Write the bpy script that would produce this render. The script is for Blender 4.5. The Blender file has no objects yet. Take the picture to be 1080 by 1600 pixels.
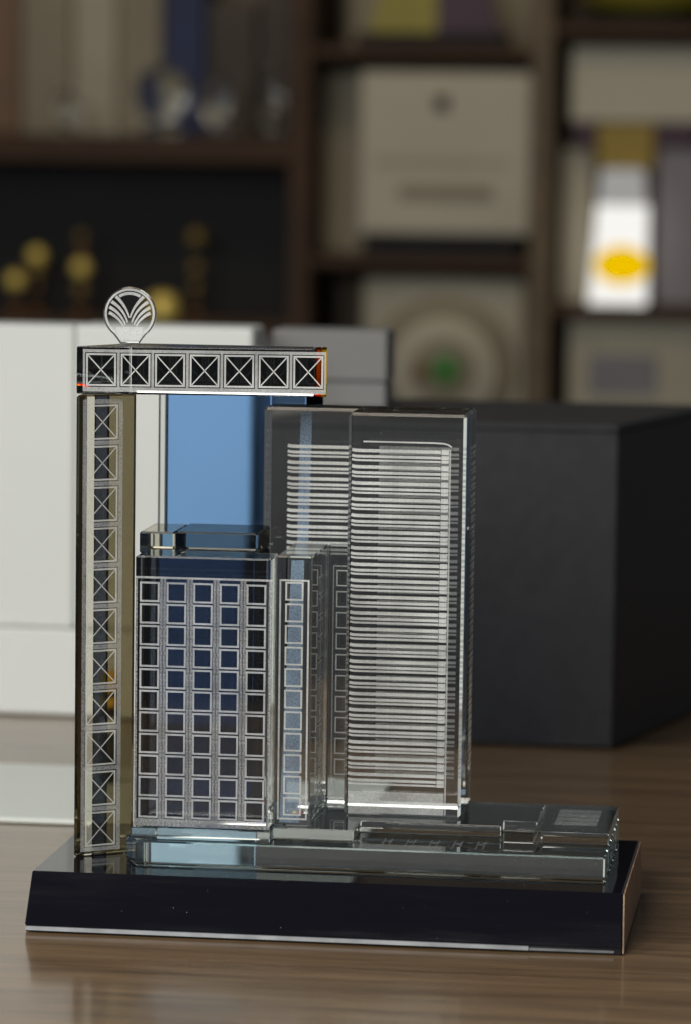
import bpy, bmesh, math, random
from mathutils import Vector, Matrix
random.seed(7)
S = bpy.context.scene
COL = S.collection

# ------------------------------------------------------------------ camera
cam = bpy.data.cameras.new('camera')
cam.sensor_fit = 'VERTICAL'; cam.sensor_height = 36.0; cam.sensor_width = 36.0
cam.lens = 136.07
cam.clip_start = 0.05; cam.clip_end = 60
cam.dof.use_dof = True; cam.dof.focus_distance = 1.975
cam.dof.aperture_fstop = 6.4; cam.dof.aperture_blades = 7; cam.dof.aperture_rotation = 0.3
co = bpy.data.objects.new('camera', cam); COL.objects.link(co)
yaw, pitch, roll = math.radians(7.495), math.radians(5.712), math.radians(0.742)
fw = Vector((-math.sin(yaw)*math.cos(pitch), math.cos(yaw)*math.cos(pitch), -math.sin(pitch)))
rt = Vector((math.cos(yaw), math.sin(yaw), 0)); up = rt.cross(fw)
r2 = math.cos(roll)*rt + math.sin(roll)*up; u2 = -math.sin(roll)*rt + math.cos(roll)*up
m = Matrix((r2, u2, -fw)).transposed().to_4x4(); m.translation = Vector((0.2569, -1.9548, 0.4056))
co.matrix_world = m
S.camera = co

# ------------------------------------------------------------------ room light
w = bpy.data.worlds.new('World'); S.world = w; w.use_nodes = True
bg = w.node_tree.nodes['Background']; bg.inputs[0].default_value = (0.92, 0.95, 1.0, 1); bg.inputs[1].default_value = 0.08

def area(name, loc, target, sx, sy, power, color):
    l = bpy.data.lights.new(name, 'AREA'); l.shape = 'RECTANGLE'; l.size = sx; l.size_y = sy
    l.energy = power; l.color = color
    o = bpy.data.objects.new(name, l); COL.objects.link(o); o.location = loc
    o.rotation_euler = (Vector(target)-Vector(loc)).to_track_quat('-Z', 'Y').to_euler()
    return o
area('window_lamp', (-1.5, -1.1, 1.25), (-0.2, 0.3, 0.12), 0.9, 1.1, 27, (0.95, 0.98, 1.0))
area('front_lamp', (-0.16, -1.20, 0.70), (-0.02, 0.0, 0.08), 0.5, 0.35, 13.5, (1.0, 0.98, 0.94))
area('base_sheen_light', (-0.36, -1.50, 1.68), (0.0, -0.07, 0.015), 0.15, 0.11, 0.006, (0.45, 0.6, 1.0))  # added lamp, unseen; lays a faint blue sheen on the base front
area('overhead_fill', (-0.5, 0.1, 1.9), (-0.3, 0.3, 0.0), 1.2, 0.4, 4, (1.0, 0.96, 0.88))  # added overhead light, unseen, for bevel highlights and table gloss
area('overhead_fill', (-0.4, 1.9, 1.9), (-0.4, 3.3, 0.3), 1.2, 0.4, 8.2, (1.0, 0.83, 0.57))  # added overhead light, unseen, brightening the shelf unit

S.view_settings.view_transform = 'Standard'; S.view_settings.look = 'None'
S.view_settings.exposure = 0.0; S.view_settings.gamma = 1.0
S.render.engine = 'CYCLES'
cy = S.cycles
cy.max_bounces = 32; cy.transmission_bounces = 28; cy.glossy_bounces = 16; cy.diffuse_bounces = 4; cy.transparent_max_bounces = 32
cy.caustics_reflective = True; cy.caustics_refractive = True; cy.blur_glossy = 0.3
cy.sample_clamp_indirect = 4.0
cy.use_denoising = True
try: cy.denoiser = 'OPENIMAGEDENOISE'
except Exception: pass

# ------------------------------------------------------------------ materials
def newmat(name):
    mt = bpy.data.materials.new(name); mt.use_nodes = True
    nt = mt.node_tree; nt.nodes.clear()
    out = nt.nodes.new('ShaderNodeOutputMaterial')
    return mt, nt, out
def link(nt, a, b): nt.links.new(a, b)

def paint(name, color, rough=0.5, var=0.08, scale=30, spec=0.4, bump=0.0, metallic=0.0, coat=0.0, stretch=(1, 1, 1)):
    mt, nt, out = newmat(name)
    p = nt.nodes.new('ShaderNodeBsdfPrincipled')
    p.inputs['Roughness'].default_value = rough; p.inputs['Metallic'].default_value = metallic
    p.inputs['Specular IOR Level'].default_value = spec; p.inputs['Coat Weight'].default_value = coat
    tc = nt.nodes.new('ShaderNodeTexCoord'); mp = nt.nodes.new('ShaderNodeMapping'); mp.inputs['Scale'].default_value = stretch
    nz = nt.nodes.new('ShaderNodeTexNoise'); nz.inputs['Scale'].default_value = scale; nz.inputs['Detail'].default_value = 5
    link(nt, tc.outputs['Object'], mp.inputs[0]); link(nt, mp.outputs[0], nz.inputs['Vector'])
    rp = nt.nodes.new('ShaderNodeValToRGB')
    rp.color_ramp.elements[0].position = 0.3; rp.color_ramp.elements[1].position = 0.7
    rp.color_ramp.elements[0].color = (*[c*(1-var) for c in color], 1); rp.color_ramp.elements[1].color = (*[min(1, c*(1+var)) for c in color], 1)
    link(nt, nz.outputs['Fac'], rp.inputs[0]); link(nt, rp.outputs[0], p.inputs['Base Color'])
    if bump:
        b = nt.nodes.new('ShaderNodeBump'); b.inputs['Strength'].default_value = bump; b.inputs['Distance'].default_value = 0.001
        link(nt, nz.outputs['Fac'], b.inputs['Height']); link(nt, b.outputs[0], p.inputs['Normal'])
    link(nt, p.outputs[0], out.inputs[0])
    return mt

def glass(name, color=(1, 1, 1), ior=1.5, rough=0.0, dispersion=0.0):
    mt, nt, out = newmat(name)
    # very fine polishing waviness
    tc = nt.nodes.new('ShaderNodeTexCoord'); nz = nt.nodes.new('ShaderNodeTexNoise'); nz.inputs['Scale'].default_value = 60
    nz.inputs['Detail'].default_value = 1
    b = nt.nodes.new('ShaderNodeBump'); b.inputs['Strength'].default_value = 0.02; b.inputs['Distance'].default_value = 0.0006
    link(nt, tc.outputs['Object'], nz.inputs['Vector']); link(nt, nz.outputs['Fac'], b.inputs['Height'])
    def g(c, i):
        n = nt.nodes.new('ShaderNodeBsdfGlass'); n.inputs['Color'].default_value = (*c, 1); n.inputs['IOR'].default_value = i
        n.inputs['Roughness'].default_value = rough; link(nt, b.outputs[0], n.inputs['Normal']); return n
    if dispersion:
        a1 = nt.nodes.new('ShaderNodeAddShader'); a2 = nt.nodes.new('ShaderNodeAddShader')
        gr = g((color[0], 0, 0), ior-dispersion); gg = g((0, color[1], 0), ior); gb = g((0, 0, color[2]), ior+dispersion)
        link(nt, gr.outputs[0], a1.inputs[0]); link(nt, gg.outputs[0], a1.inputs[1])
        link(nt, a1.outputs[0], a2.inputs[0]); link(nt, gb.outputs[0], a2.inputs[1]); link(nt, a2.outputs[0], out.inputs[0])
    else:
        link(nt, g(color, ior).outputs[0], out.inputs[0])
    return mt

def etched(name, alpha, color=(0.86, 0.87, 0.85)):
    # sand-blasted marks: scattering white film with grain, partly see-through
    mt, nt, out = newmat(name)
    d = nt.nodes.new('ShaderNodeBsdfDiffuse'); d.inputs[0].default_value = (*color, 1)
    t = nt.nodes.new('ShaderNodeBsdfTransparent')
    tl = nt.nodes.new('ShaderNodeBsdfTranslucent'); tl.inputs[0].default_value = (*color, 1)
    ms = nt.nodes.new('ShaderNodeMixShader'); ms.inputs[0].default_value = 0.3
    link(nt, d.outputs[0], ms.inputs[1]); link(nt, tl.outputs[0], ms.inputs[2])
    mx = nt.nodes.new('ShaderNodeMixShader')
    tc = nt.nodes.new('ShaderNodeTexCoord'); nz = nt.nodes.new('ShaderNodeTexNoise'); nz.inputs['Scale'].default_value = 900
    mr = nt.nodes.new('ShaderNodeMapRange'); mr.inputs['From Min'].default_value = 0.3; mr.inputs['From Max'].default_value = 0.7
    mr.inputs['To Min'].default_value = alpha-0.12; mr.inputs['To Max'].default_value = min(1, alpha+0.12)
    link(nt, tc.outputs['Object'], nz.inputs['Vector']); link(nt, nz.outputs['Fac'], mr.inputs['Value']); 
    ge = nt.nodes.new('ShaderNodeNewGeometry'); n2 = nt.nodes.new('ShaderNodeTexNoise'); n2.inputs['Scale'].default_value = 55; n2.inputs['Detail'].default_value = 3
    link(nt, ge.outputs['Position'], n2.inputs['Vector'])
    m2 = nt.nodes.new('ShaderNodeMapRange'); m2.inputs['From Min'].default_value = 0.3; m2.inputs['From Max'].default_value = 0.7; m2.inputs['To Min'].default_value = 0.72; m2.inputs['To Max'].default_value = 1.08
    link(nt, n2.outputs['Fac'], m2.inputs['Value'])
    mu = nt.nodes.new('ShaderNodeMath'); mu.operation = 'MULTIPLY'; mu.use_clamp = True
    link(nt, mr.outputs[0], mu.inputs[0]); link(nt, m2.outputs[0], mu.inputs[1]); link(nt, mu.outputs[0], mx.inputs[0])
    link(nt, t.outputs[0], mx.inputs[1]); link(nt, ms.outputs[0], mx.inputs[2]); link(nt, mx.outputs[0], out.inputs[0])
    return mt

def wood(name, dark, light, rough, scale=1.0, coat=0.0):
    mt, nt, out = newmat(name)
    p = nt.nodes.new('ShaderNodeBsdfPrincipled')
    tc = nt.nodes.new('ShaderNodeTexCoord')
    mp = nt.nodes.new('ShaderNodeMapping'); mp.inputs['Scale'].default_value = (2.2*scale, 46*scale, 20*scale)
    n1 = nt.nodes.new('ShaderNodeTexNoise'); n1.inputs['Scale'].default_value = 2.0; n1.inputs['Detail'].default_value = 8; n1.inputs['Distortion'].default_value = 0.7
    mp2 = nt.nodes.new('ShaderNodeMapping'); mp2.inputs['Scale'].default_value = (9*scale, 260*scale, 100*scale)
    n2 = nt.nodes.new('ShaderNodeTexNoise'); n2.inputs['Scale'].default_value = 2.0; n2.inputs['Detail'].default_value = 4
    link(nt, tc.outputs['Object'], mp.inputs[0]); link(nt, tc.outputs['Object'], mp2.inputs[0])
    link(nt, mp.outputs[0], n1.inputs['Vector']); link(nt, mp2.outputs[0], n2.inputs['Vector'])
    mxn = nt.nodes.new('ShaderNodeMix'); mxn.data_type = 'FLOAT'; mxn.inputs[0].default_value = 0.4
    link(nt, n1.outputs['Fac'], mxn.inputs[2]); link(nt, n2.outputs['Fac'], mxn.inputs[3])
    rp = nt.nodes.new('ShaderNodeValToRGB'); rp.color_ramp.elements[0].position = 0.34; rp.color_ramp.elements[1].position = 0.64
    rp.color_ramp.elements[0].color = (*dark, 1); rp.color_ramp.elements[1].color = (*light, 1)
    link(nt, mxn.outputs[0], rp.inputs[0]); link(nt, rp.outputs[0], p.inputs['Base Color'])
    mr = nt.nodes.new('ShaderNodeMapRange'); mr.inputs['To Min'].default_value = rough-0.05; mr.inputs['To Max'].default_value = rough+0.08
    link(nt, mxn.outputs[0], mr.inputs['Value']); link(nt, mr.outputs[0], p.inputs['Roughness'])
    b = nt.nodes.new('ShaderNodeBump'); b.inputs['Strength'].default_value = 0.12; b.inputs['Distance'].default_value = 0.0004
    link(nt, mxn.outputs[0], b.inputs['Height']); link(nt, b.outputs[0], p.inputs['Normal'])
    p.inputs['Coat Weight'].default_value = coat; p.inputs['Coat Roughness'].default_value = 0.12
    link(nt, p.outputs[0], out.inputs[0])
    return mt

M = dict(
    clear=glass('clear_crystal', (0.985, 0.995, 0.99)),
    prism=glass('prism_crystal', (0.985, 0.995, 0.99), 1.52, 0.0, 0.014),
    blue=glass('blue_crystal', (0.53, 0.735, 1.0)),
    navy=glass('refraction_navy_crystal', (0.25, 0.27, 0.33)),
    green_clear=glass('platform_crystal', (0.955, 0.98, 0.972)),
    slate=glass('slate_crystal', (0.60, 0.60, 0.58)),
    ice=glass('ice_crystal', (0.74, 0.86, 0.97)),
    warm=glass('warm_crystal', (0.91, 0.895, 0.83)),
    bronze_glass=glass('refraction_bronze_crystal', (0.56, 0.525, 0.43)),
    dispersion_orange=glass('dispersion_orange_crystal', (1.0, 0.36, 0.02)),
    dispersion_yellow=glass('dispersion_yellow_crystal', (1.0, 0.84, 0.16)),
    smoke=glass('smoked_crystal', (0.05, 0.05, 0.06)),
    etch=etched('etched_mark', 0.88, (0.78, 0.79, 0.76)),
    etch_soft=etched('etched_soft_mark', 0.64, (0.74, 0.76, 0.77)),
    frost=etched('etched_frost', 0.55),
    ghost=etched('etched_ghost', 0.15),
    mull=etched('etched_mullion', 0.42, (0.74, 0.76, 0.78)),
    film=etched('refracted_blue_film', 0.46, (0.40, 0.56, 0.74)),  # blue of a refracted streak, put into the colour of thin strips
    veil=etched('etched_veil', 0.30),
    # grey colour carries the glint on the base's polished bottom bevel
    edge_glint=paint('polished_edge_glint', (0.17, 0.175, 0.18), 0.45, 0.25, 80, 0.4, metallic=0.2),
    table=wood('table_wood', (0.078, 0.044, 0.019), (0.245, 0.155, 0.078), 0.34, coat=0.6),
    white=paint('white_card', (0.70, 0.71, 0.665), 0.45, 0.02, 8, 0.3),
    grey=paint('grey_card', (0.22, 0.215, 0.205), 0.5, 0.03, 10, 0.3),
    charcoal=paint('charcoal_card', (0.019, 0.019, 0.0215), 0.5, 0.2, 90, 0.3, bump=0.15),
    paper=paint('pale_paper', (0.66, 0.68, 0.62), 0.5, 0.02, 12, 0.3),
    table_reflection=wood('table_reflection_wood', (0.24, 0.15, 0.09), (0.46, 0.31, 0.20), 0.6),
    shelf=wood('shelf_wood', (0.036, 0.016, 0.006), (0.066, 0.031, 0.012), 0.75, 0.6),
    lit_post=wood('lit_post_wood', (0.085, 0.055, 0.026), (0.14, 0.095, 0.048), 0.6, 0.6),  # shelf wood with the light on this upright put into the colour
    shelf_in=paint('shelf_lining', (0.16, 0.125, 0.085), 0.6, 0.15, 6),
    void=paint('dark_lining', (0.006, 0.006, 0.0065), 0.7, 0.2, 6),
    cream=paint('cream_card', (0.46, 0.42, 0.32), 0.5, 0.05, 9),
    cream2=paint('cream_board', (0.38, 0.345, 0.255), 0.55, 0.08, 9),
    tan=paint('tan_card', (0.25, 0.215, 0.145), 0.55, 0.08, 9),
    ink=paint('black_plastic', (0.006, 0.006, 0.008), 0.75, 0.2, 20),
    gold=paint('gold_metal', (1.0, 0.72, 0.17), 0.3, 0.1, 30, 0.5, metallic=0.25),
    bronze_soft=paint('bronze_soft', (0.20, 0.13, 0.03), 0.4, 0.1, 30, 0.5, metallic=0.2),
    bronze=paint('bronze_metal', (0.30, 0.15, 0.05), 0.4, 0.1, 30, 0.5, metallic=0.8),
    olive=paint('olive_card', (0.30, 0.25, 0.03), 0.5, 0.08, 12),
    yellow=paint('yellow_plastic', (0.85, 0.50, 0.01), 0.35, 0.05, 20),
    mustard=paint('mustard_card', (0.30, 0.20, 0.02), 0.5, 0.08, 12),
    plum=paint('plum_card', (0.055, 0.022, 0.040), 0.5, 0.08, 12),
    bluebook=paint('navy_cloth', (0.02, 0.03, 0.09), 0.6, 0.1, 20),
    green=paint('green_enamel', (0.05, 0.20, 0.03), 0.4, 0.1, 20),
    brown=paint('brown_enamel', (0.15, 0.07, 0.02), 0.4, 0.1, 20),
    lilac=paint('lilac_card', (0.20, 0.18, 0.19), 0.5, 0.08, 12),
    dust=paint('dust_lint', (0.6, 0.6, 0.57), 0.9, 0.1, 50),
    umber=paint('umber_card', (0.060, 0.045, 0.032), 0.6, 0.3, 9),
    silver=paint('silver_metal', (0.35, 0.35, 0.38), 0.12, 0.05, 20, metallic=1.0),
)
def lacquer():
    mt, nt, out = newmat('black_lacquer')
    p = nt.nodes.new('ShaderNodeBsdfPrincipled'); p.inputs['Base Color'].default_value = (0.004, 0.004, 0.007, 1)
    p.inputs['Specular IOR Level'].default_value = 0.42
    tc = nt.nodes.new('ShaderNodeTexCoord'); mp = nt.nodes.new('ShaderNodeMapping'); mp.inputs['Scale'].default_value = (6, 6, 70)
    nz = nt.nodes.new('ShaderNodeTexNoise'); nz.inputs['Scale'].default_value = 1.0; nz.inputs['Detail'].default_value = 7; nz.inputs['Roughness'].default_value = 0.65
    link(nt, tc.outputs['Object'], mp.inputs[0]); link(nt, mp.outputs[0], nz.inputs['Vector'])
    mr = nt.nodes.new('ShaderNodeMapRange'); mr.inputs['From Min'].default_value = 0.42; mr.inputs['From Max'].default_value = 0.75
    mr.inputs['To Min'].default_value = 0.02; mr.inputs['To Max'].default_value = 0.13
    link(nt, nz.outputs['Fac'], mr.inputs['Value']); link(nt, mr.outputs[0], p.inputs['Roughness'])
    link(nt, p.outputs[0], out.inputs[0]); return mt
M['black'] = lacquer()
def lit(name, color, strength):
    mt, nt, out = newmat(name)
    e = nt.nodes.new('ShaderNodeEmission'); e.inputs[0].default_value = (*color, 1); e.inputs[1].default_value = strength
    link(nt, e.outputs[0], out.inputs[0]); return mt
M['lit_white'] = lit('emissive_white', (1.0, 0.98, 0.93), 0.95)  # pack colours drawn as plain emission
M['lit_grey'] = lit('emissive_grey', (1.0, 0.98, 0.93), 0.33)
M['lit_yellow'] = lit('emissive_yellow', (1.0, 0.62, 0.0), 0.85)

# ------------------------------------------------------------------ builders
def obj(name, me, mat, parent=None, loc=(0, 0, 0), rz=0.0):
    o = bpy.data.objects.new(name, me); COL.objects.link(o)
    o.location = loc; o.rotation_euler = (0, 0, rz)
    if parent: o.parent = parent
    if mat and not me.materials: me.materials.append(mat)
    return o
def tag(o, label, cat, group=None, kind=None):
    o['label'] = label; o['category'] = cat
    if group: o['group'] = group
    if kind: o['kind'] = kind
    return o
def root(name, loc=(0, 0, 0)):
    o = bpy.data.objects.new(name, None); COL.objects.link(o); o.location = loc; o.empty_display_size = 0.05; return o
def mesh(name, verts, faces, smooth=False):
    me = bpy.data.meshes.new(name); me.from_pydata(verts, [], faces); me.update()
    if smooth:
        for p in me.polygons: p.use_smooth = True
    return me
def bevel_mesh(bm, wd, seg=1):
    if wd: bmesh.ops.bevel(bm, geom=list(bm.edges), offset=wd, segments=seg, affect='EDGES', profile=0.5)
def prism_mesh(name, poly, z0, z1, bev=0.0, seg=1, top=None):
    """polygon (counter-clockwise, seen from above) extruded from z0 to z1; top = other polygon for the upper face"""
    bm = bmesh.new(); n = len(poly); tp = top or poly
    lo = [bm.verts.new((x, y, z0)) for x, y in poly]; hi = [bm.verts.new((x, y, z1)) for x, y in tp]
    bm.faces.new(list(reversed(lo))); bm.faces.new(hi)
    for i in range(n): bm.faces.new((lo[i], lo[(i+1) % n], hi[(i+1) % n], hi[i]))
    bm.normal_update(); bevel_mesh(bm, bev, seg)
    bmesh.ops.recalc_face_normals(bm, faces=bm.faces)
    me = bpy.data.meshes.new(name); bm.to_mesh(me); bm.free(); return me
def box_mesh(name, x0, x1, y0, y1, z0, z1, bev=0.0, seg=1):
    return prism_mesh(name, [(x0, y0), (x1, y0), (x1, y1), (x0, y1)], z0, z1, bev, seg)
def lathe_mesh(name, prof, n=24):
    vs, fs = [], []
    for r, z in prof:
        for k in range(n): a = 2*math.pi*k/n; vs.append((r*math.cos(a), r*math.sin(a), z))
    for i in range(len(prof)-1):
        for k in range(n): fs.append((i*n+k, i*n+(k+1) % n, (i+1)*n+(k+1) % n, (i+1)*n+k))
    fs.append(tuple(reversed(range(n)))); fs.append(tuple((len(prof)-1)*n+k for k in range(n)))
    return mesh(name, vs, fs, True)
class Flat:
    """flat marks in the local xz plane (facing -y)"""
    def __init__(s): s.v = []; s.f = []
    def poly(s, pts):
        b = len(s.v); s.v += [(x, 0, z) for x, z in pts]; s.f.append(tuple(range(b, b+len(pts)))); return s
    def rect(s, x0, x1, z0, z1): return s.poly([(x0, z0), (x1, z0), (x1, z1), (x0, z1)])
    def ring(s, x0, x1, z0, z1, t):
        s.rect(x0, x1, z0, z0+t); s.rect(x0, x1, z1-t, z1); s.rect(x0, x0+t, z0+t, z1-t); s.rect(x1-t, x1, z0+t, z1-t); return s
    def line(s, a, b, wa, wb=None):
        wb = wa if wb is None else wb
        d = Vector((b[0]-a[0], b[1]-a[1])).normalized(); n = Vector((-d.y, d.x))
        return s.poly([(a[0]-n.x*wa/2, a[1]-n.y*wa/2), (b[0]-n.x*wb/2, b[1]-n.y*wb/2), (b[0]+n.x*wb/2, b[1]+n.y*wb/2), (a[0]+n.x*wa/2, a[1]+n.y*wa/2)])
    def ribbon(s, pts, w0, w1):
        n = len(pts); L = []; R = []
        for i, p in enumerate(pts):
            q0 = pts[max(0, i-1)]; q1 = pts[min(n-1, i+1)]
            d = Vector((q1[0]-q0[0], q1[1]-q0[1])).normalized(); wd = (w0+(w1-w0)*i/(n-1))/2
            L.append((p[0]-d.y*wd, p[1]+d.x*wd)); R.append((p[0]+d.y*wd, p[1]-d.x*wd))
        for i in range(n-1): s.poly([R[i], R[i+1], L[i+1], L[i]])
        return s
    def build(s, name): return mesh(name, s.v, s.f)

# ------------------------------------------------------------------ setting: table
t = obj('table', box_mesh('table', -1.6, 1.3, -0.75, 1.25, -0.04, 0.0, 0.003, 2), M['table']); t['kind'] = 'structure'
o = obj('paper_sheet', box_mesh('paper_sheet', -0.42, -0.02, 0.216, 0.402, 0.0005, 0.0035, 0.0006), M['paper'])
tag(o, 'pale sheet of board lying flat on the table behind the trophy', 'board')

# ------------------------------------------------------------------ cartons behind the trophy
b = root('white_box', (-0.30, 0.70, 0)); tag(b, 'tall white carton standing left behind the crystal trophy', 'box')
def child(name, me, mat, par):
    o = obj(name, me, mat, par); o.matrix_parent_inverse = Matrix.Translation(-par.location); return o
child('tray', box_mesh('tray', -0.47, -0.1465, 0.6185, 0.668, 0.001, 0.0608, 0.002, 2), M['white'], b)
child('sleeve', box_mesh('sleeve', -0.2676, -0.1455, 0.618, 0.668, 0.0614, 0.2685, 0.003, 3), M['white'], b)
child('sleeve', box_mesh('sleeve', -0.47, -0.2682, 0.6184, 0.668, 0.0614, 0.2678, 0.002, 2), M['white'], b)
g = root('grey_box', (-0.10, 0.72, 0)); tag(g, 'plain grey carton between the white carton and the charcoal box', 'box')
child('body', box_mesh('body', -0.1405, -0.0616, 0.672, 0.715, 0.001, 0.2300, 0.002, 2), M['grey'], g)
child('lid', box_mesh('lid', -0.1411, -0.0610, 0.6714, 0.7156, 0.2306, 0.2655, 0.002, 2), M['grey'], g)
d = root('charcoal_box', (0.02, 0.64, 0)); tag(d, 'charcoal rigid gift box right behind the crystal trophy', 'box')
child('body', prism_mesh('body', [(-0.128, 0.557), (0.1050, 0.557), (0.1600, 0.758), (-0.078, 0.758)], 0.001, 0.2085, 0.0012, 2), M['charcoal'], d)
child('lid', prism_mesh('lid', [(-0.1283, 0.5567), (0.1053, 0.5567), (0.1603, 0.7583), (-0.0783, 0.7583)], 0.2086, 0.2137, 0.0012, 2), M['charcoal'], d)

r_ = root('refraction_tube', (-0.1930, 0.35, 0.0036)); tag(r_, 'slim tube with yellow and black bands, added to imitate a patch refracted in the crystal pillar', 'tube')
for nm, z0_, z1_, mt in (('foot', 0.0036, 0.034, 'charcoal'), ('refraction_cap', 0.0342, 0.0440, 'paper'), ('black_band', 0.0442, 0.0500, 'ink'), ('yellow_band', 0.0502, 0.0565, 'yellow'),
                         ('black_band', 0.0567, 0.0590, 'ink'), ('yellow_band', 0.0592, 0.0720, 'yellow')):
    me = lathe_mesh(nm, [(0.0056, z0_), (0.0056, z1_)], 20); me.transform(Matrix.Translation((-0.1930, 0.35, 0))); child(nm, me, M[mt], r_)

# ------------------------------------------------------------------ the trophy
T = root('crystal_trophy', (0, 0, 0))
tag(T, 'clear crystal trophy of etched model buildings on a black base', 'trophy')
BZ, SZ, TZ = 0.0287, 0.0420, 0.0480
G = 0.00012   # air gap between glued pieces
# black base: sloping front, nearly upright ends
base = obj('black_base', prism_mesh('black_base', [(-0.15, -0.0775), (0.15, -0.0775), (0.15, 0.0813), (-0.15, 0.0813)], 0.0035, BZ,
     0.0005, 1, [(-0.149, -0.0645), (0.149, -0.0645), (0.149, 0.0803), (-0.149, 0.0803)]), M['black'], T)
obj('foot_plate', prism_mesh('foot_plate', [(-0.1495, -0.077), (0.1495, -0.077), (0.1495, 0.081), (-0.1495, 0.081)], 0.0004, 0.0034), M['black'], base)
obj('edge_glint_strip', prism_mesh('edge_glint_strip', [(-0.1492, -0.0795), (0.104, -0.0795), (0.104, -0.0772), (-0.1492, -0.0772)], 0.0014, 0.0032, 0,
     1, [(-0.1492, -0.0785), (0.104, -0.0785), (0.104, -0.0772), (-0.1492, -0.0772)]), M['edge_glint'], base)
obj('table_reflection_panel', prism_mesh('table_reflection_panel', [(0.1502, -0.0765), (0.1508, -0.0765), (0.1508, 0.0806), (0.1502, 0.0806)], 0.0010, 0.0280, 0, 1,
     [(0.1494, -0.0640), (0.1500, -0.0640), (0.1500, 0.0798), (0.1494, 0.0798)]), M['table_reflection'], base)  # wood colour imitates the table reflected in the base end
obj('edge_glint_strip', prism_mesh('edge_glint_strip', [(0.1044, -0.0790), (0.1460, -0.0782), (0.1460, -0.0772), (0.1044, -0.0772)], 0.0014, 0.0024), M['edge_glint'], base)
# crystal platform, two tiers
obj('platform_slab', prism_mesh('platform_slab', [(-0.1000, -0.0425), (0.1386, -0.0425), (0.1386, 0.0735), (-0.1086, 0.0735), (-0.1086, -0.0240)],
     BZ+G, SZ, 0.0008), M['green_clear'], T)
tier = obj('platform_tier', prism_mesh('platform_tier', [(-0.1035, -0.0372), (-0.0320, -0.0372), (-0.0320, -0.0248), (0.0094, -0.0248), (0.0094, 0.0035),
     (0.0820, 0.0035), (0.0820, 0.0190), (0.0993, 0.0190), (0.0993, 0.0728), (-0.1035, 0.0728)], SZ+G, TZ, 0.0004), M['clear'], T)
rb = obj('podium_block', box_mesh('podium_block', 0.0997, 0.1381, -0.0080, 0.0730, SZ+G, TZ, 0.0004), M['clear'], T)
# road marks etched into the slab and roof marks on the podium (flat, seen from above)
def floor_mark(name, pts, z, mat, par):
    return obj(name, mesh(name, [(x, y, z) for x, y in pts], [tuple(range(len(pts)))]), mat, par)
for i in range(4):
    y0 = 0.012+i*0.0118
    floor_mark('roof_mark', [(0.1085, y0), (0.1305, y0), (0.1305, y0+0.0105), (0.1085, y0+0.0105)], TZ+0.0001, M['ghost'], rb)
for gx in (0.024, 0.036, 0.048, 0.060, 0.072):
    for k in (0, 0.0036):
        floor_mark('road_mark', [(gx+k, -0.034), (gx+k+0.0007, -0.034), (gx+k+0.0007, -0.010), (gx+k, -0.010)], SZ+0.0001, M['ghost'], tier)
    floor_mark('road_mark', [(gx+0.0011, -0.021), (gx+0.0035, -0.021), (gx+0.0035, -0.0185), (gx+0.0011, -0.0185)], SZ+0.0001, M['ghost'], tier)

# --- window marks
def window_mesh(wd, ht, t):
    return Flat().ring(-wd/2, wd/2, -ht/2, ht/2, t).build('etched_window')
def cross_mesh(wd, ht, t, tx):
    f = Flat().ring(-wd/2, wd/2, -ht/2, ht/2, t)
    a, c = wd/2-t*1.2, ht/2-t*1.2
    f.line((-a, c), (a, -c), tx)
    k = tx/(2*min(a, c))*1.2
    f.line((a, c), (a*k, c*k), tx); f.line((-a*k, -c*k), (-a, -c), tx)
    return f.build('etched_square')

# --- front building: wide block, step block, rear step
A = obj('front_block', box_mesh('front_block', -0.1024, -0.0334, -0.0360, -0.0070, TZ+G, 0.1871, 0.0009), M['clear'], T)
yf = -0.0360-0.00015
wm = window_mesh(0.0101, 0.0103, 0.00095); wm.materials.append(M['etch_soft'])
px0, pw = -0.1012, 0.01366; pz0, ph = 0.1748, 0.01108
for c in range(5):
    for r in range(11):
        obj('etched_window', wm, None, A, (px0+0.0062+c*pw, yf, pz0-0.0060-r*ph))
ztop, zbot = pz0+0.0008, pz0-11*ph-0.0004
mull = Flat().rect(-0.0007, 0.0007, 0, ztop-zbot).build('etched_mullion'); mull.materials.append(M['veil'])
for c in range(6):
    xx = px0-0.00065+c*pw
    for k in ((-0.00085, 0.00085) if 0 < c < 5 else (0.0,)):
        obj('etched_mullion', mull, None, A, (xx+k+0.00005*c, yf, zbot))
obj('etched_cornice', Flat().rect(px0-0.0013, px0+5*pw+0.0006, ztop+0.00005, ztop+0.0011).build('etched_cornice'), M['frost'], A, (0, yf, 0))
obj('etched_plinth', Flat().rect(px0-0.0013, px0+5*pw+0.0006, TZ+0.0006, zbot-0.0001).build('etched_plinth'), M['veil'], A, (0, yf, 0))

B = obj('step_block', box_mesh('step_block', -0.0330, -0.0142, -0.0200, 0.0430, TZ+G, 0.1871, 0.0008), M['clear'], T)
ys = -0.0200-0.00025
wmb = window_mesh(0.0093, 0.0096, 0.0009); wmb.materials.append(M['etch'])
for r in range(11): obj('etched_window', wmb, None, B, (-0.0233, ys, 0.1692-r*0.01108))
fr = Flat().ring(-0.0310, -0.0156, 0.0515, 0.1752, 0.0009).build('etched_frame'); obj('etched_frame', fr, M['etch'], B, (0, ys, 0))
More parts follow.
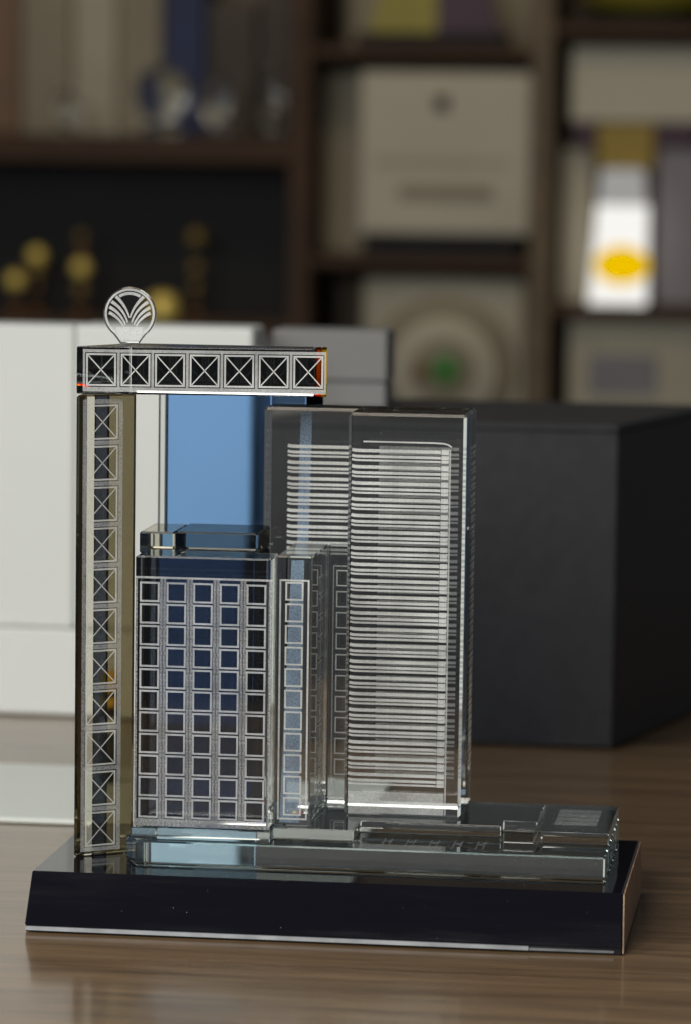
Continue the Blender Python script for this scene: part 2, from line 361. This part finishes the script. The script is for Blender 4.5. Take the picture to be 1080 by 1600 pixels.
# windows on the side of the step block, facing right
wms = window_mesh(0.0150, 0.0096, 0.0011); wms.materials.append(M['etch'])
for r in range(11): obj('etched_window', wms, None, B, (-0.0142+0.00015, 0.0125, 0.1692-r*0.01108), math.pi/2)
obj('refracted_streak', Flat().poly([(-0.0298, 0.0500), (-0.0195, 0.0500), (-0.0185, 0.1852), (-0.0250, 0.1852)]).build('refracted_streak'), M['film'], B, (0, -0.0200-0.0001, 0))  # streak refracted in the step block, put in as a tinted strip
C = obj('rear_step_block', box_mesh('rear_step_block', -0.0138, -0.0018, 0.0362, 0.0452, TZ+G, 0.1871, 0.0004), M['clear'], T)
yc = 0.0362-0.00015
wmc = window_mesh(0.0062, 0.0085, 0.0006); wmc.materials.append(M['etch'])
for r in range(11): obj('etched_window', wmc, None, C, (-0.0063, yc, 0.1700-r*0.01108))
obj('etched_frame', Flat().ring(-0.0112, -0.0022, 0.0540, 0.1766, 0.0005).build('etched_frame'), M['frost'], C, (0, yc, 0))

# --- navy core behind the front building, blue pane in the gate
obj('navy_block', box_mesh('navy_block', -0.1040, -0.0450, -0.0040, 0.0380, TZ+G, 0.1845, 0.0005), M['navy'], T)
obj('cap_block', box_mesh('cap_block', -0.0880, -0.0450, -0.0040, 0.0380, 0.1846, 0.1965, 0.0009), M['slate'], T)
obj('cap_block', box_mesh('cap_block', -0.1065, -0.0883, -0.0040, 0.0380, 0.1846, 0.1960, 0.0009), M['warm'], T)
pane = obj('blue_pane', box_mesh('blue_pane', -0.1070, -0.0505, 0.0745, 0.0785, 0.0500, 0.2680, 0.0005), M['blue'], T)
obj('pane_foot', box_mesh('pane_foot', -0.1070, -0.0505, 0.0745, 0.0785, BZ+G, 0.0498, 0.0004), M['ice'], pane)
obj('pane_edge', box_mesh('pane_edge', -0.1113, -0.1072, 0.0745, 0.0785, BZ+G, 0.2680, 0.0006), M['clear'], pane)
obj('pane_header', box_mesh('pane_header', -0.0503, -0.0320, 0.0745, 0.0785, 0.2560, 0.2680, 0.0004), M['blue'], pane)
obj('pane_edge', box_mesh('pane_edge', -0.0318, -0.0233, 0.0745, 0.0785, 0.2560, 0.2680, 0.0006), M['smoke'], pane)

# --- striped tower, stepped plan
tower = obj('striped_tower', prism_mesh('striped_tower', [(-0.0018, 0.0202), (0.0592, 0.0202), (0.0592, 0.0726), (-0.0500, 0.0726), (-0.0500, 0.0460), (-0.0018, 0.0460)],
     TZ+G, 0.2580, 0.0015), M['clear'], T)
yt = 0.0202-0.00015; ytl = 0.0460-0.00025
per = 0.00845
sl = ((0.0, 0.0017), (-0.0030, 0.0014), (-0.0050, 0.0010))
def stripe(x0, x1, th, curve_l, curve_r):
    n = 6; pts = []
    if curve_l: pts += [(x0+0.0030*(i/n), 0.0005*(1-i/n)**2) for i in range(n)]
    else: pts += [(x0, 0)]
    pts += [(x0+0.0030, 0)] if curve_l else []
    pts += [(x1, 0)]
    return Flat().ribbon(pts, th, th).build('etched_stripe')
z0 = 0.2385
for j, (dz, th) in enumerate(sl):
    ma = stripe(0.0002, 0.0462, th, True, False); ma.materials.append(M['etch'])
    mb = stripe(-0.0372, -0.0020, th, True, False); mb.materials.append(M['etch'])
    mc = Flat().rect(0.0465, 0.0504, -th*0.75, th*0.75).build('etched_corner'); mc.materials.append(M['etch'])
    mcb = Flat().rect(0.0, 0.0420, -th/2, th/2).build('etched_back_stripe'); mcb.materials.append(M['frost'])
    md = Flat().rect(0.0, 0.0230, -th/2, th/2).build('etched_side_stripe'); md.materials.append(M['veil'])
    for i in range(21):
        z = z0+dz-i*per
        obj('etched_stripe', ma, None, tower, (0, yt, z))
        obj('etched_corner', mc, None, tower, (0, yt, z))
        if z > 0.182: obj('etched_stripe', mb, None, tower, (0, ytl, z-0.0008))
        obj('etched_back_stripe', mcb, None, tower, (0.0100, 0.0726+0.00015, z-0.0012))
        obj('etched_side_stripe', md, None, tower, (0.0592+0.00015, 0.0480, z), math.pi/2)
obj('refracted_streak', Flat().poly([(-0.0318, 0.1875), (-0.0258, 0.1875), (-0.0246, 0.2560), (-0.0306, 0.2560)]).build('refracted_streak'), M['film'], tower, (0, 0.0460-0.0001, 0))  # refracted streak on the tower, put in as a tinted strip
pts = [(0.006+i*0.004, 0.2432) for i in range(10)]+[(0.0475, 0.2430), (0.0500, 0.2424), (0.0518, 0.2412)]
obj('etched_roof_line', Flat().ribbon(pts, 0.0008, 0.0008).build('etched_roof_line'), M['etch'], tower, (0, yt, 0))
obj('etched_plinth', Flat().rect(0.0005, 0.0503, TZ+0.0012, 0.0605).build('etched_plinth'), M['frost'], tower, (0, yt, 0))  # pale refraction of the tower bottom, imitated by the colour of a frosted band
obj('etched_edge', Flat().rect(0.0507, 0.0515, TZ+0.0012, 0.2400).build('etched_edge'), M['frost'], tower, (0, yt, 0))

# --- gate: slanted left pillar and the beam on top
P0, P1 = Vector((-0.1360, -0.0240)), Vector((-0.1092, -0.0035))
pillar = obj('gate_pillar', prism_mesh('gate_pillar', [tuple(P0), tuple(P1), (-0.1131, 0.0086), (-0.1362, -0.0090)], BZ+G, 0.2668, 0.0008), M['warm'], T)
pd = (P1-P0).normalized(); prz = math.atan2(pd.y, pd.x); pn = Vector((pd.y, -pd.x))
def pillar_strip(name, s0, s1, o0, o1, mat):
    q = [P0+pd*a-pn*b for a, b in ((s0, o0), (s1, o0), (s1, o1), (s0, o1))]
    obj(name, prism_mesh(name, [tuple(p) for p in q], BZ+G, 0.2665, 0.0002), mat, pillar)
pillar_strip('refraction_bronze_strip', 0.0225, 0.0405, 0.0124, 0.0142, M['bronze_glass'])  # added tinted strip imitating brown tones refracted in the pillar
pillar_strip('refraction_dark_strip', 0.0150, 0.0222, 0.0124, 0.0142, M['navy'])  # added dark strip imitating a dark band refracted in the pillar
def on_pillar(s, z, off=0.00015): q = P0+pd*s+pn*off; return (q.x, q.y, z)
PW = 0.0206; pit = 0.02105; pztop = 0.2646
cm = cross_mesh(0.0172, 0.0178, 0.00085, 0.00055); cm.materials.append(M['etch'])
s0 = 0.0040; sc = s0+PW/2+0.0006
for r in range(11):
    obj('etched_square', cm, None, pillar, on_pillar(sc, pztop-0.0118-r*pit), prz)
def lattice(x0, x1, z0, z1, holes):
    """frosted sheet with rectangular holes stacked along one axis"""
    f = Flat()
    return f
f = Flat(); hw, hh = 0.0092, 0.00945
L, R = sc-0.0112, sc+0.0114
f.rect(L, sc-hw, pztop-11*pit-0.0022, pztop); f.rect(sc+hw, R, pztop-11*pit-0.0022, pztop)
prev = pztop
for r in range(11):
    zc = pztop-0.0118-r*pit
    f.rect(sc-hw, sc+hw, zc+hh, prev); prev = zc-hh
f.rect(sc-hw, sc+hw, pztop-11*pit-0.0022, prev)
obj('etched_lattice', f.build('etched_lattice'), M['mull'], pillar, on_pillar(0, 0, 0.0002), prz)

bA, bB = Vector((-0.1363, -0.0240)), Vector((-0.0099, -0.0072))
bd = (bB-bA).normalized(); brz = math.atan2(bd.y, bd.x); bn = Vector((bd.y, -bd.x)); bl = (bB-bA).length
q = bA+bd*(bl-0.0062)
beam = obj('gate_beam', prism_mesh('gate_beam', [tuple(bA), tuple(q), tuple(q-bn*0.022), (-0.1150, 0.0135)], 0.2677, 0.2919, 0.0005), M['clear'], T)
for nm, a0, a1 in (('bronze_glass', bl-0.0061, bl-0.0056), ('dispersion_orange', bl-0.0055, bl-0.0028), ('dispersion_yellow', bl-0.0027, bl)):  # tinted end pieces imitate dispersion; smoked plate hides them from inside the beam
    pp = [bA+bd*a0, bA+bd*a1, bA+bd*a1-bn*0.020, bA+bd*a0-bn*0.020]
    nn = {'bronze_glass': 'dispersion_cover'}.get(nm, nm)+'_end'
    mt_ = M['smoke'] if nm == 'bronze_glass' else M[nm]
    obj(nn, prism_mesh(nn, [tuple(p) for p in pp], 0.2677, 0.2919, 0.0001 if nm == 'bronze_glass' else 0.0003), mt_, beam)
def on_beam(s, z, off=0.00015): q = bA+bd*s+bn*off; return (q.x, q.y, z)
bm_ = cross_mesh(0.0152, 0.0166, 0.0009, 0.0006); bm_.materials.append(M['etch'])
f = Flat(); bp = 0.01757; b0 = 0.0035; zlo, zhi = 0.2690, 0.2905; zc = 0.28015; hw, hh = 0.0081, 0.0088
prev = b0
f.rect(b0, b0+7*bp+0.0006, zlo, zc-hh); f.rect(b0, b0+7*bp+0.0006, zc+hh, zhi)
for k in range(7):
    cx = b0+0.0092+k*bp
    obj('etched_square', bm_, None, beam, on_beam(cx, zc), brz)
    f.rect(prev, cx-hw, zc-hh, zc+hh); prev = cx+hw
f.rect(prev, b0+7*bp+0.0006, zc-hh, zc+hh)
obj('etched_lattice', f.build('etched_lattice'), M['frost'], beam, on_beam(0, 0, 0.0002), brz)
obj('refraction_dark_strip', box_mesh('refraction_dark_strip', -0.1146, -0.0195, 0.0160, 0.0180, 0.2680, 0.2912), M['smoke'], beam)  # added dark backing; imitates the dark view refracted through the beam

# --- round emblem standing on the beam
ER = 0.0137; ez = 0.3078-0.2919
def circ(a, r=1.0): return (ER*r*math.cos(a), ez+ER*r*math.sin(a))
outl = [circ(math.radians(-52+i*284/48)) for i in range(49)]
outl += [(-0.0062, 0.0022), (-0.0050, 0.0004), (0.0050, 0.0004), (0.0062, 0.0022)]
n = len(outl); th = 0.0021
vs = [(x, -th, z) for x, z in outl]+[(x, th, z) for x, z in outl]
fs = [tuple(range(n)), tuple(reversed(range(n, 2*n)))]+[(i+n, (i+1) % n+n, (i+1) % n, i) for i in range(n)]
em = mesh('emblem', vs, fs)
bmx = bmesh.new(); bmx.from_mesh(em); bmesh.ops.recalc_face_normals(bmx, faces=bmx.faces)
bmesh.ops.bevel(bmx, geom=[e for e in bmx.edges if abs(e.verts[0].co.y-e.verts[1].co.y) < 1e-6], offset=0.0007, segments=1, affect='EDGES')
bmx.to_mesh(em); bmx.free()
emb = obj('emblem', em, M['clear'], T, (-0.1135, 0.0018, 0.2919), brz)
def emark(name, pts, w0, w1, mat='etch'):
    obj(name, Flat().ribbon([(ER*x, ez+ER*z) for x, z in pts], w0*ER, w1*ER).build(name), M[mat], emb, (0, -th-0.00012, 0))
def bez(a, b, c, n=12): return [tuple((1-t)**2*a[k]+2*t*(1-t)*b[k]+t*t*c[k] for k in (0, 1)) for t in (i/n for i in range(n+1))]
emark('etched_rim', [(0.90*math.cos(math.radians(-55+i*290/60)), 0.90*math.sin(math.radians(-55+i*290/60))) for i in range(61)], 0.08, 0.08, 'etch')
emark('etched_arc', [(0.76*math.cos(math.radians(58+i*64/12)), 0.76*math.sin(math.radians(58+i*64/12))) for i in range(13)], 0.11, 0.11)
for sgn in (-1, 1):
    for a, bb, c in (((0.02, -0.16), (0.16, 0.30), (0.53, 0.64)), ((0.09, -0.33), (0.24, 0.18), (0.69, 0.44)),
                     ((0.17, -0.42), (0.34, 0.02), (0.77, 0.24)), ((0.25, -0.47), (0.42, -0.14), (0.78, 0.03))):
        emark('etched_leaf', bez((sgn*a[0], a[1]), (sgn*bb[0], bb[1]), (sgn*c[0], c[1])), 0.055, 0.125)
emark('etched_foot', [(0, -0.50), (0, -0.98)], 1.05, 0.80, 'frost')

# --- dust specks and lint on the base and the crystal
dv, df = [], []
def speck(p, n_, r):
    n_ = Vector(n_).normalized(); a = n_.orthogonal().normalized(); c_ = n_.cross(a); b0_ = len(dv); k = random.choice((4, 5))
    st = random.uniform(1.0, 2.2); rot = random.uniform(0, 6.28)
    ax = a*math.cos(rot)+c_*math.sin(rot); ay = n_.cross(ax)
    for i in range(k):
        t_ = 2*math.pi*i/k; q = Vector(p)+ax*(r*st*math.cos(t_))+ay*(r*math.sin(t_)*random.uniform(0.5, 1)); dv.append(tuple(q+n_*0.00012))
    dv.append(tuple(Vector(p)+n_*(0.00012+r*0.5))); df.extend([(b0_+i, b0_+(i+1) % k, b0_+k) for i in range(k)])
for _ in range(16):
    t_ = random.random(); speck((random.uniform(-0.145, 0.145), -0.0775+0.013*t_, 0.0035+0.0252*t_), (0, -0.89, 0.46), random.uniform(0.00006, 0.00017))
for _ in range(30): speck((random.uniform(-0.145, 0.148), random.uniform(-0.063, 0.08), BZ), (0, 0, 1), random.uniform(0.00008, 0.0002))
for _ in range(60): speck((random.uniform(0.1, 0.137), random.uniform(-0.006, 0.072), TZ), (0, 0, 1), random.uniform(0.00006, 0.00018))
for _ in range(40): speck((random.uniform(0.0, 0.058), 0.0202, random.uniform(0.05, 0.257)), (0, -1, 0), random.uniform(0.00005, 0.00014))
for _ in range(30): speck((random.uniform(-0.1, -0.035), -0.0360, random.uniform(0.05, 0.186)), (0, -1, 0), random.uniform(0.00005, 0.00012))
du = obj('dust_specks', mesh('dust_specks', dv, df), M['dust'], T); du['kind'] = 'stuff'

# ------------------------------------------------------------------ shelf unit with awards, far behind
YB = 3.30
U = root('shelving_unit', (-0.45, YB+0.15, -0.75)); tag(U, 'dark brown wooden shelving unit far behind the table', 'shelf')
def up_(name, x0, x1, y0, y1, z0, z1, mat): return child(name, box_mesh(name, x0, x1, y0, y1, z0, z1, 0.001), mat, U)
for x0, x1, mt in ((-1.30, -1.27, 'shelf'), (-0.516, -0.488, 'shelf'), (-0.187, -0.158, 'lit_post'), (0.20, 0.23, 'shelf')):
    up_('upright', x0, x1, YB-0.01, YB+0.30, -0.75, 0.95, M[mt])
up_('shelf_board', -1.27, -0.516, YB, YB+0.30, 0.352, 0.386, M['shelf'])
up_('shelf_board', -1.27, -0.516, YB, YB+0.30, 0.110, 0.136, M['shelf'])
for z in (0.497, 0.212, -0.06): up_('shelf_board', -0.488, -0.187, YB, YB+0.30, z, z+0.016, M['shelf'])
for z in (0.530, 0.150, -0.10): up_('shelf_board', -0.158, 0.20, YB, YB+0.30, z, z+0.016, M['shelf'])
up_('back_panel', -0.488, 0.20, YB+0.30, YB+0.31, -0.75, 0.95, M['shelf_in'])
up_('back_panel', -1.27, -0.516, YB+0.30, YB+0.31, 0.386, 0.95, M['shelf_in'])
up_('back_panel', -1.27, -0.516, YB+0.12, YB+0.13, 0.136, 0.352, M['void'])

def award_frame(name, label, x0, x1, z0, z1, y, mat, marks):
    r_ = root(name, ((x0+x1)/2, y, z0)); tag(r_, label, 'frame')
    child('panel', box_mesh('panel', x0, x1, y, y+0.015, z0, z1, 0.004, 2), mat, r_)
    for nm, a0, a1, c0, c1, mm in marks: child(nm, box_mesh(nm, a0, a1, y-0.003, y-0.0005, c0, c1, 0.0008), mm, r_)
    return r_
award_frame('award_plaque', 'cream plaque with a dark round seal on a black stand', -0.4235, -0.1895, 0.258, 0.480, YB+0.02, M['cream'],
    [('seal', -0.322, -0.302, 0.426, 0.446, M['ink']), ('text_line', -0.40, -0.22, 0.352, 0.362, M['cream2']), ('text_line', -0.37, -0.24, 0.305, 0.325, M['tan'])])
o = obj('plaque_stand', box_mesh('plaque_stand', -0.4130, -0.2020, YB+0.01, YB+0.06, 0.2282, 0.2575, 0.002), M['ink']); tag(o, 'low black stand under the cream plaque with the seal', 'stand')
award_frame('award_board', 'tall pale board leaning beside the cream plaque', -0.486, -0.426, 0.2282, 0.478, YB+0.10, M['tan'], [])
# yellow and plum trophy on top shelf
r_ = root('award_block', (-0.33, YB+0.05, 0.513)); tag(r_, 'olive and plum coloured award on the topmost middle shelf', 'award')
child('olive_panel', prism_mesh('olive_panel', [(-0.415, YB+0.03), (-0.322, YB+0.03), (-0.322, YB+0.05), (-0.415, YB+0.05)], 0.532, 0.64, 0, 1,
      [(-0.385, YB+0.03), (-0.322, YB+0.03), (-0.322, YB+0.05), (-0.385, YB+0.05)]), M['olive'], r_)
child('plum_panel', prism_mesh('plum_panel', [(-0.3215, YB+0.03), (-0.232, YB+0.03), (-0.232, YB+0.05), (-0.3215, YB+0.05)], 0.532, 0.64, 0, 1,
      [(-0.3215, YB+0.03), (-0.27, YB+0.03), (-0.27, YB+0.05), (-0.3215, YB+0.05)]), M['plum'], r_)
child('foot', box_mesh('foot', -0.43, -0.225, YB+0.01, YB+0.08, 0.5132, 0.5315, 0.002), M['ink'], r_)
o = obj('award_board', box_mesh('award_board', -0.46, -0.20, YB+0.15, YB+0.165, 0.5132, 0.72, 0.003), M['tan']); tag(o, 'tan board standing behind the olive and plum award', 'board')
# lower middle: plate in a square mount
r_ = root('plate_frame', (-0.30, YB+0.05, -0.044)); tag(r_, 'cream square mount holding a round plate with a green centre', 'plate')
child('mount', box_mesh('mount', -0.42, -0.192, YB+0.03, YB+0.05, -0.043, 0.198, 0.012, 3), M['cream2'], r_)
def disc(name, cx, cz, y, r0, th_, mat, par):
    me = lathe_mesh(name, [(r0*0.98, 0), (r0, th_*0.3), (r0*0.96, th_)], 40)
    me.transform(Matrix.Rotation(math.radians(90), 4, 'X')); me.transform(Matrix.Translation((cx, y, cz))); return child(name, me, mat, par)
disc('plate_rim', -0.305, 0.072, YB+0.0295, 0.100, 0.006, M['tan'], r_)
disc('plate_well', -0.305, 0.072, YB+0.0230, 0.074, 0.004, M['cream'], r_)
disc('plate_ring', -0.305, 0.072, YB+0.0185, 0.046, 0.002, M['tan'], r_)
disc('plate_motif', -0.301, 0.074, YB+0.0160, 0.021, 0.002, M['green'], r_)
disc('plate_motif', -0.335, 0.070, YB+0.0160, 0.010, 0.002, M['brown'], r_)
# right bay
o = obj('cream_box', box_mesh('cream_box', -0.138, 0.06, YB+0.04, YB+0.14, 0.4135, 0.516, 0.004, 2), M['cream']); tag(o, 'cream box resting on top of the mustard box', 'box')
r_ = root('mustard_box', (-0.06, YB+0.06, 0.352)); tag(r_, 'mustard box with plum corners above the glowing pack', 'box')
child('body', box_mesh('body', -0.101, -0.0225, YB+0.04, YB+0.10, 0.352, 0.412, 0.002), M['mustard'], r_)
child('corner', box_mesh('corner', -0.132, -0.1013, YB+0.04, YB+0.10, 0.383, 0.412, 0.002), M['plum'], r_)
child('corner', box_mesh('corner', -0.0222, 0.035, YB+0.04, YB+0.10, 0.383, 0.412, 0.002), M['plum'], r_)
o = obj('lilac_card', box_mesh('lilac_card', -0.018, 0.07, YB+0.05, YB+0.062, 0.1665, 0.380, 0.002), M['lilac']); tag(o, 'greyish lilac card standing right of the glowing pack', 'card')
o = obj('tan_card', box_mesh('tan_card', -0.150, -0.108, YB+0.07, YB+0.08, 0.1665, 0.378, 0.002), M['cream2']); tag(o, 'narrow tan card standing left of the glowing pack', 'card')
r_ = root('glowing_pack', (-0.065, YB, 0.166)); tag(r_, 'glowing white and yellow pack on the right shelf', 'package')
def pk(name, x0, x1, z0, z1, mat, y=YB, tx0=None, tx1=None):
    q0, q1 = (tx0 if tx0 is not None else x0), (tx1 if tx1 is not None else x1)
    return child(name, prism_mesh(name, [(x0, y), (x1, y), (x1, y+0.02), (x0, y+0.02)], z0, z1, 0.001, 1, [(q0, y), (q1, y), (q1, y+0.02), (q0, y+0.02)]), mat, r_)
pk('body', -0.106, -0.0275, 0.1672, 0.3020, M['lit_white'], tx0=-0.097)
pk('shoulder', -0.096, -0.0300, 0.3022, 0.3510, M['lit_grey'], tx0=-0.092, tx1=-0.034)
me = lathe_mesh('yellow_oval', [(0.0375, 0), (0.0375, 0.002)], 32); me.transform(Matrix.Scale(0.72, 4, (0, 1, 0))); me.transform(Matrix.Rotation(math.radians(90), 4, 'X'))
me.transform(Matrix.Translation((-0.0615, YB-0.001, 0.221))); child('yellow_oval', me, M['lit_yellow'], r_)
r_ = award_frame('certificate_frame', 'cream certificate with a pale grey crest on the lowest right shelf', -0.134, 0.10, -0.083, 0.145, YB+0.03, M['cream2'],
    [('crest', -0.105, -0.012, 0.045, 0.098, M['lilac']), ('text_line', -0.10, 0.03, 0.018, 0.028, M['tan'])])
r_ = root('yellow_bowl', (-0.04, YB+0.12, 0.546)); tag(r_, 'yellow bowl on a black foot on the top right shelf', 'bowl')
me = lathe_mesh('bowl', [(0.05, 0.0), (0.09, 0.012), (0.115, 0.045), (0.12, 0.09)], 32); me.transform(Matrix.Translation((-0.035, YB+0.12, 0.560))); child('bowl', me, M['olive'], r_)
me = lathe_mesh('foot', [(0.10, 0.0), (0.10, 0.012)], 32); me.transform(Matrix.Translation((-0.035, YB+0.12, 0.5462))); child('foot', me, M['ink'], r_)
# left bay, dark compartment: small gold cups, balls shaped as their blurred highlights
def cup(name, label, x, mat, y, balls):
    r_ = root(name, (x, y, 0.1365)); tag(r_, label, 'cup', 'cups in the dark compartment')
    zb = 0.1365
    for nm, prof in [('foot', [(0.013, 0), (0.013, 0.006), (0.004, 0.010)]), ('stem', [(0.0028, 0.0102), (0.0028, balls[-1]-zb)])]:
        me = lathe_mesh(nm, prof, 16); me.transform(Matrix.Translation((x, y, zb))); child(nm, me, M['bronze'], r_)
    for k, bz in enumerate(balls):
        rr = (0.0135, 0.011, 0.009)[k % 3]
        pr = [(max(0.0005, rr*math.sin(math.pi*q/10)), -rr*math.cos(math.pi*q/10)) for q in range(0, 11)]
        me = lathe_mesh('highlight', pr, 18); me.transform(Matrix.Translation((x, y, bz))); child('highlight', me, mat if k == 0 else M['bronze_soft'], r_)
cup('gold_cup', 'gold cup drawn as one blurred highlight low at the left edge of the dark compartment', -0.906, M['gold'], YB+0.03, [0.184])
cup('gold_cup', 'gold cup drawn as blurred highlights on a stem second from left in the dark compartment', -0.880, M['gold'], YB+0.05, [0.218, 0.198])
cup('gold_cup', 'gold cup drawn as three blurred highlights third from left in the dark compartment', -0.813, M['gold'], YB+0.03, [0.203, 0.172, 0.246])
cup('bronze_cup', 'dim bronze cup rightmost in the dark compartment', -0.655, M['bronze_soft'], YB+0.05, [0.247, 0.205, 0.178])
o = obj('gold_medal', lathe_mesh('gold_medal', [(0.020, 0), (0.022, 0.006), (0.020, 0.030), (0.008, 0.036)], 24), M['gold'], None, (-0.694, YB+0.01, 0.1365)); tag(o, 'squat gold pot just right of the trophy emblem', 'pot')
# left bay, top compartment: files and glass pieces
for i, (x0, x1, h, mt, lab) in enumerate(((-1.02, -0.930, 0.20, 'brown', 'brown file at the far left edge of the top left shelf'), (-0.927, -0.855, 0.23, 'tan', 'tan file beside the brown one on the top left shelf'),
      (-0.852, -0.790, 0.22, 'cream2', 'cream file in the middle of the top left shelf'), (-0.787, -0.726, 0.24, 'tan', 'tan file left of the navy file'),
      (-0.722, -0.664, 0.26, 'bluebook', 'navy blue file on the top left shelf'), (-0.660, -0.590, 0.19, 'umber', 'dark brown file right of the navy file'), (-0.586, -0.520, 0.24, 'umber', 'dark brown file next to the upright on the top left shelf'))):
    o = obj('file_box', box_mesh('file_box', x0, x1, YB+0.16, YB+0.28, 0.3868, 0.3868+h, 0.002), M[mt]); tag(o, lab, 'file', 'files on the top left shelf')
for x, r0, h, lab in ((-0.705, 0.038, 0.10, 'large clear glass globe award before the navy file'), (-0.630, 0.022, 0.085, 'small clear glass award right of the glass globe'),
                      (-0.552, 0.018, 0.105, 'slim clear glass award beside the upright'), (-0.840, 0.020, 0.06, 'small glass award before the cream file')):
    r_ = root('glass_award', (x, YB+0.05, 0.3865)); tag(r_, lab, 'award', 'glass awards on the top left shelf')
    me = lathe_mesh('foot', [(r0*0.7, 0), (r0*0.7, 0.012), (r0*0.2, 0.018)], 20); me.transform(Matrix.Translation((x, YB+0.05, 0.3865))); child('foot', me, M['clear'], r_)
    pr = [(max(0.001, r0*math.sin(math.pi*k/10)), 0.019+(h-0.019)*(1-math.cos(math.pi*k/10))/2) for k in range(1, 10)]
    me = lathe_mesh('globe', pr, 24); me.transform(Matrix.Translation((x, YB+0.05, 0.3865))); child('globe', me, M['clear'], r_)
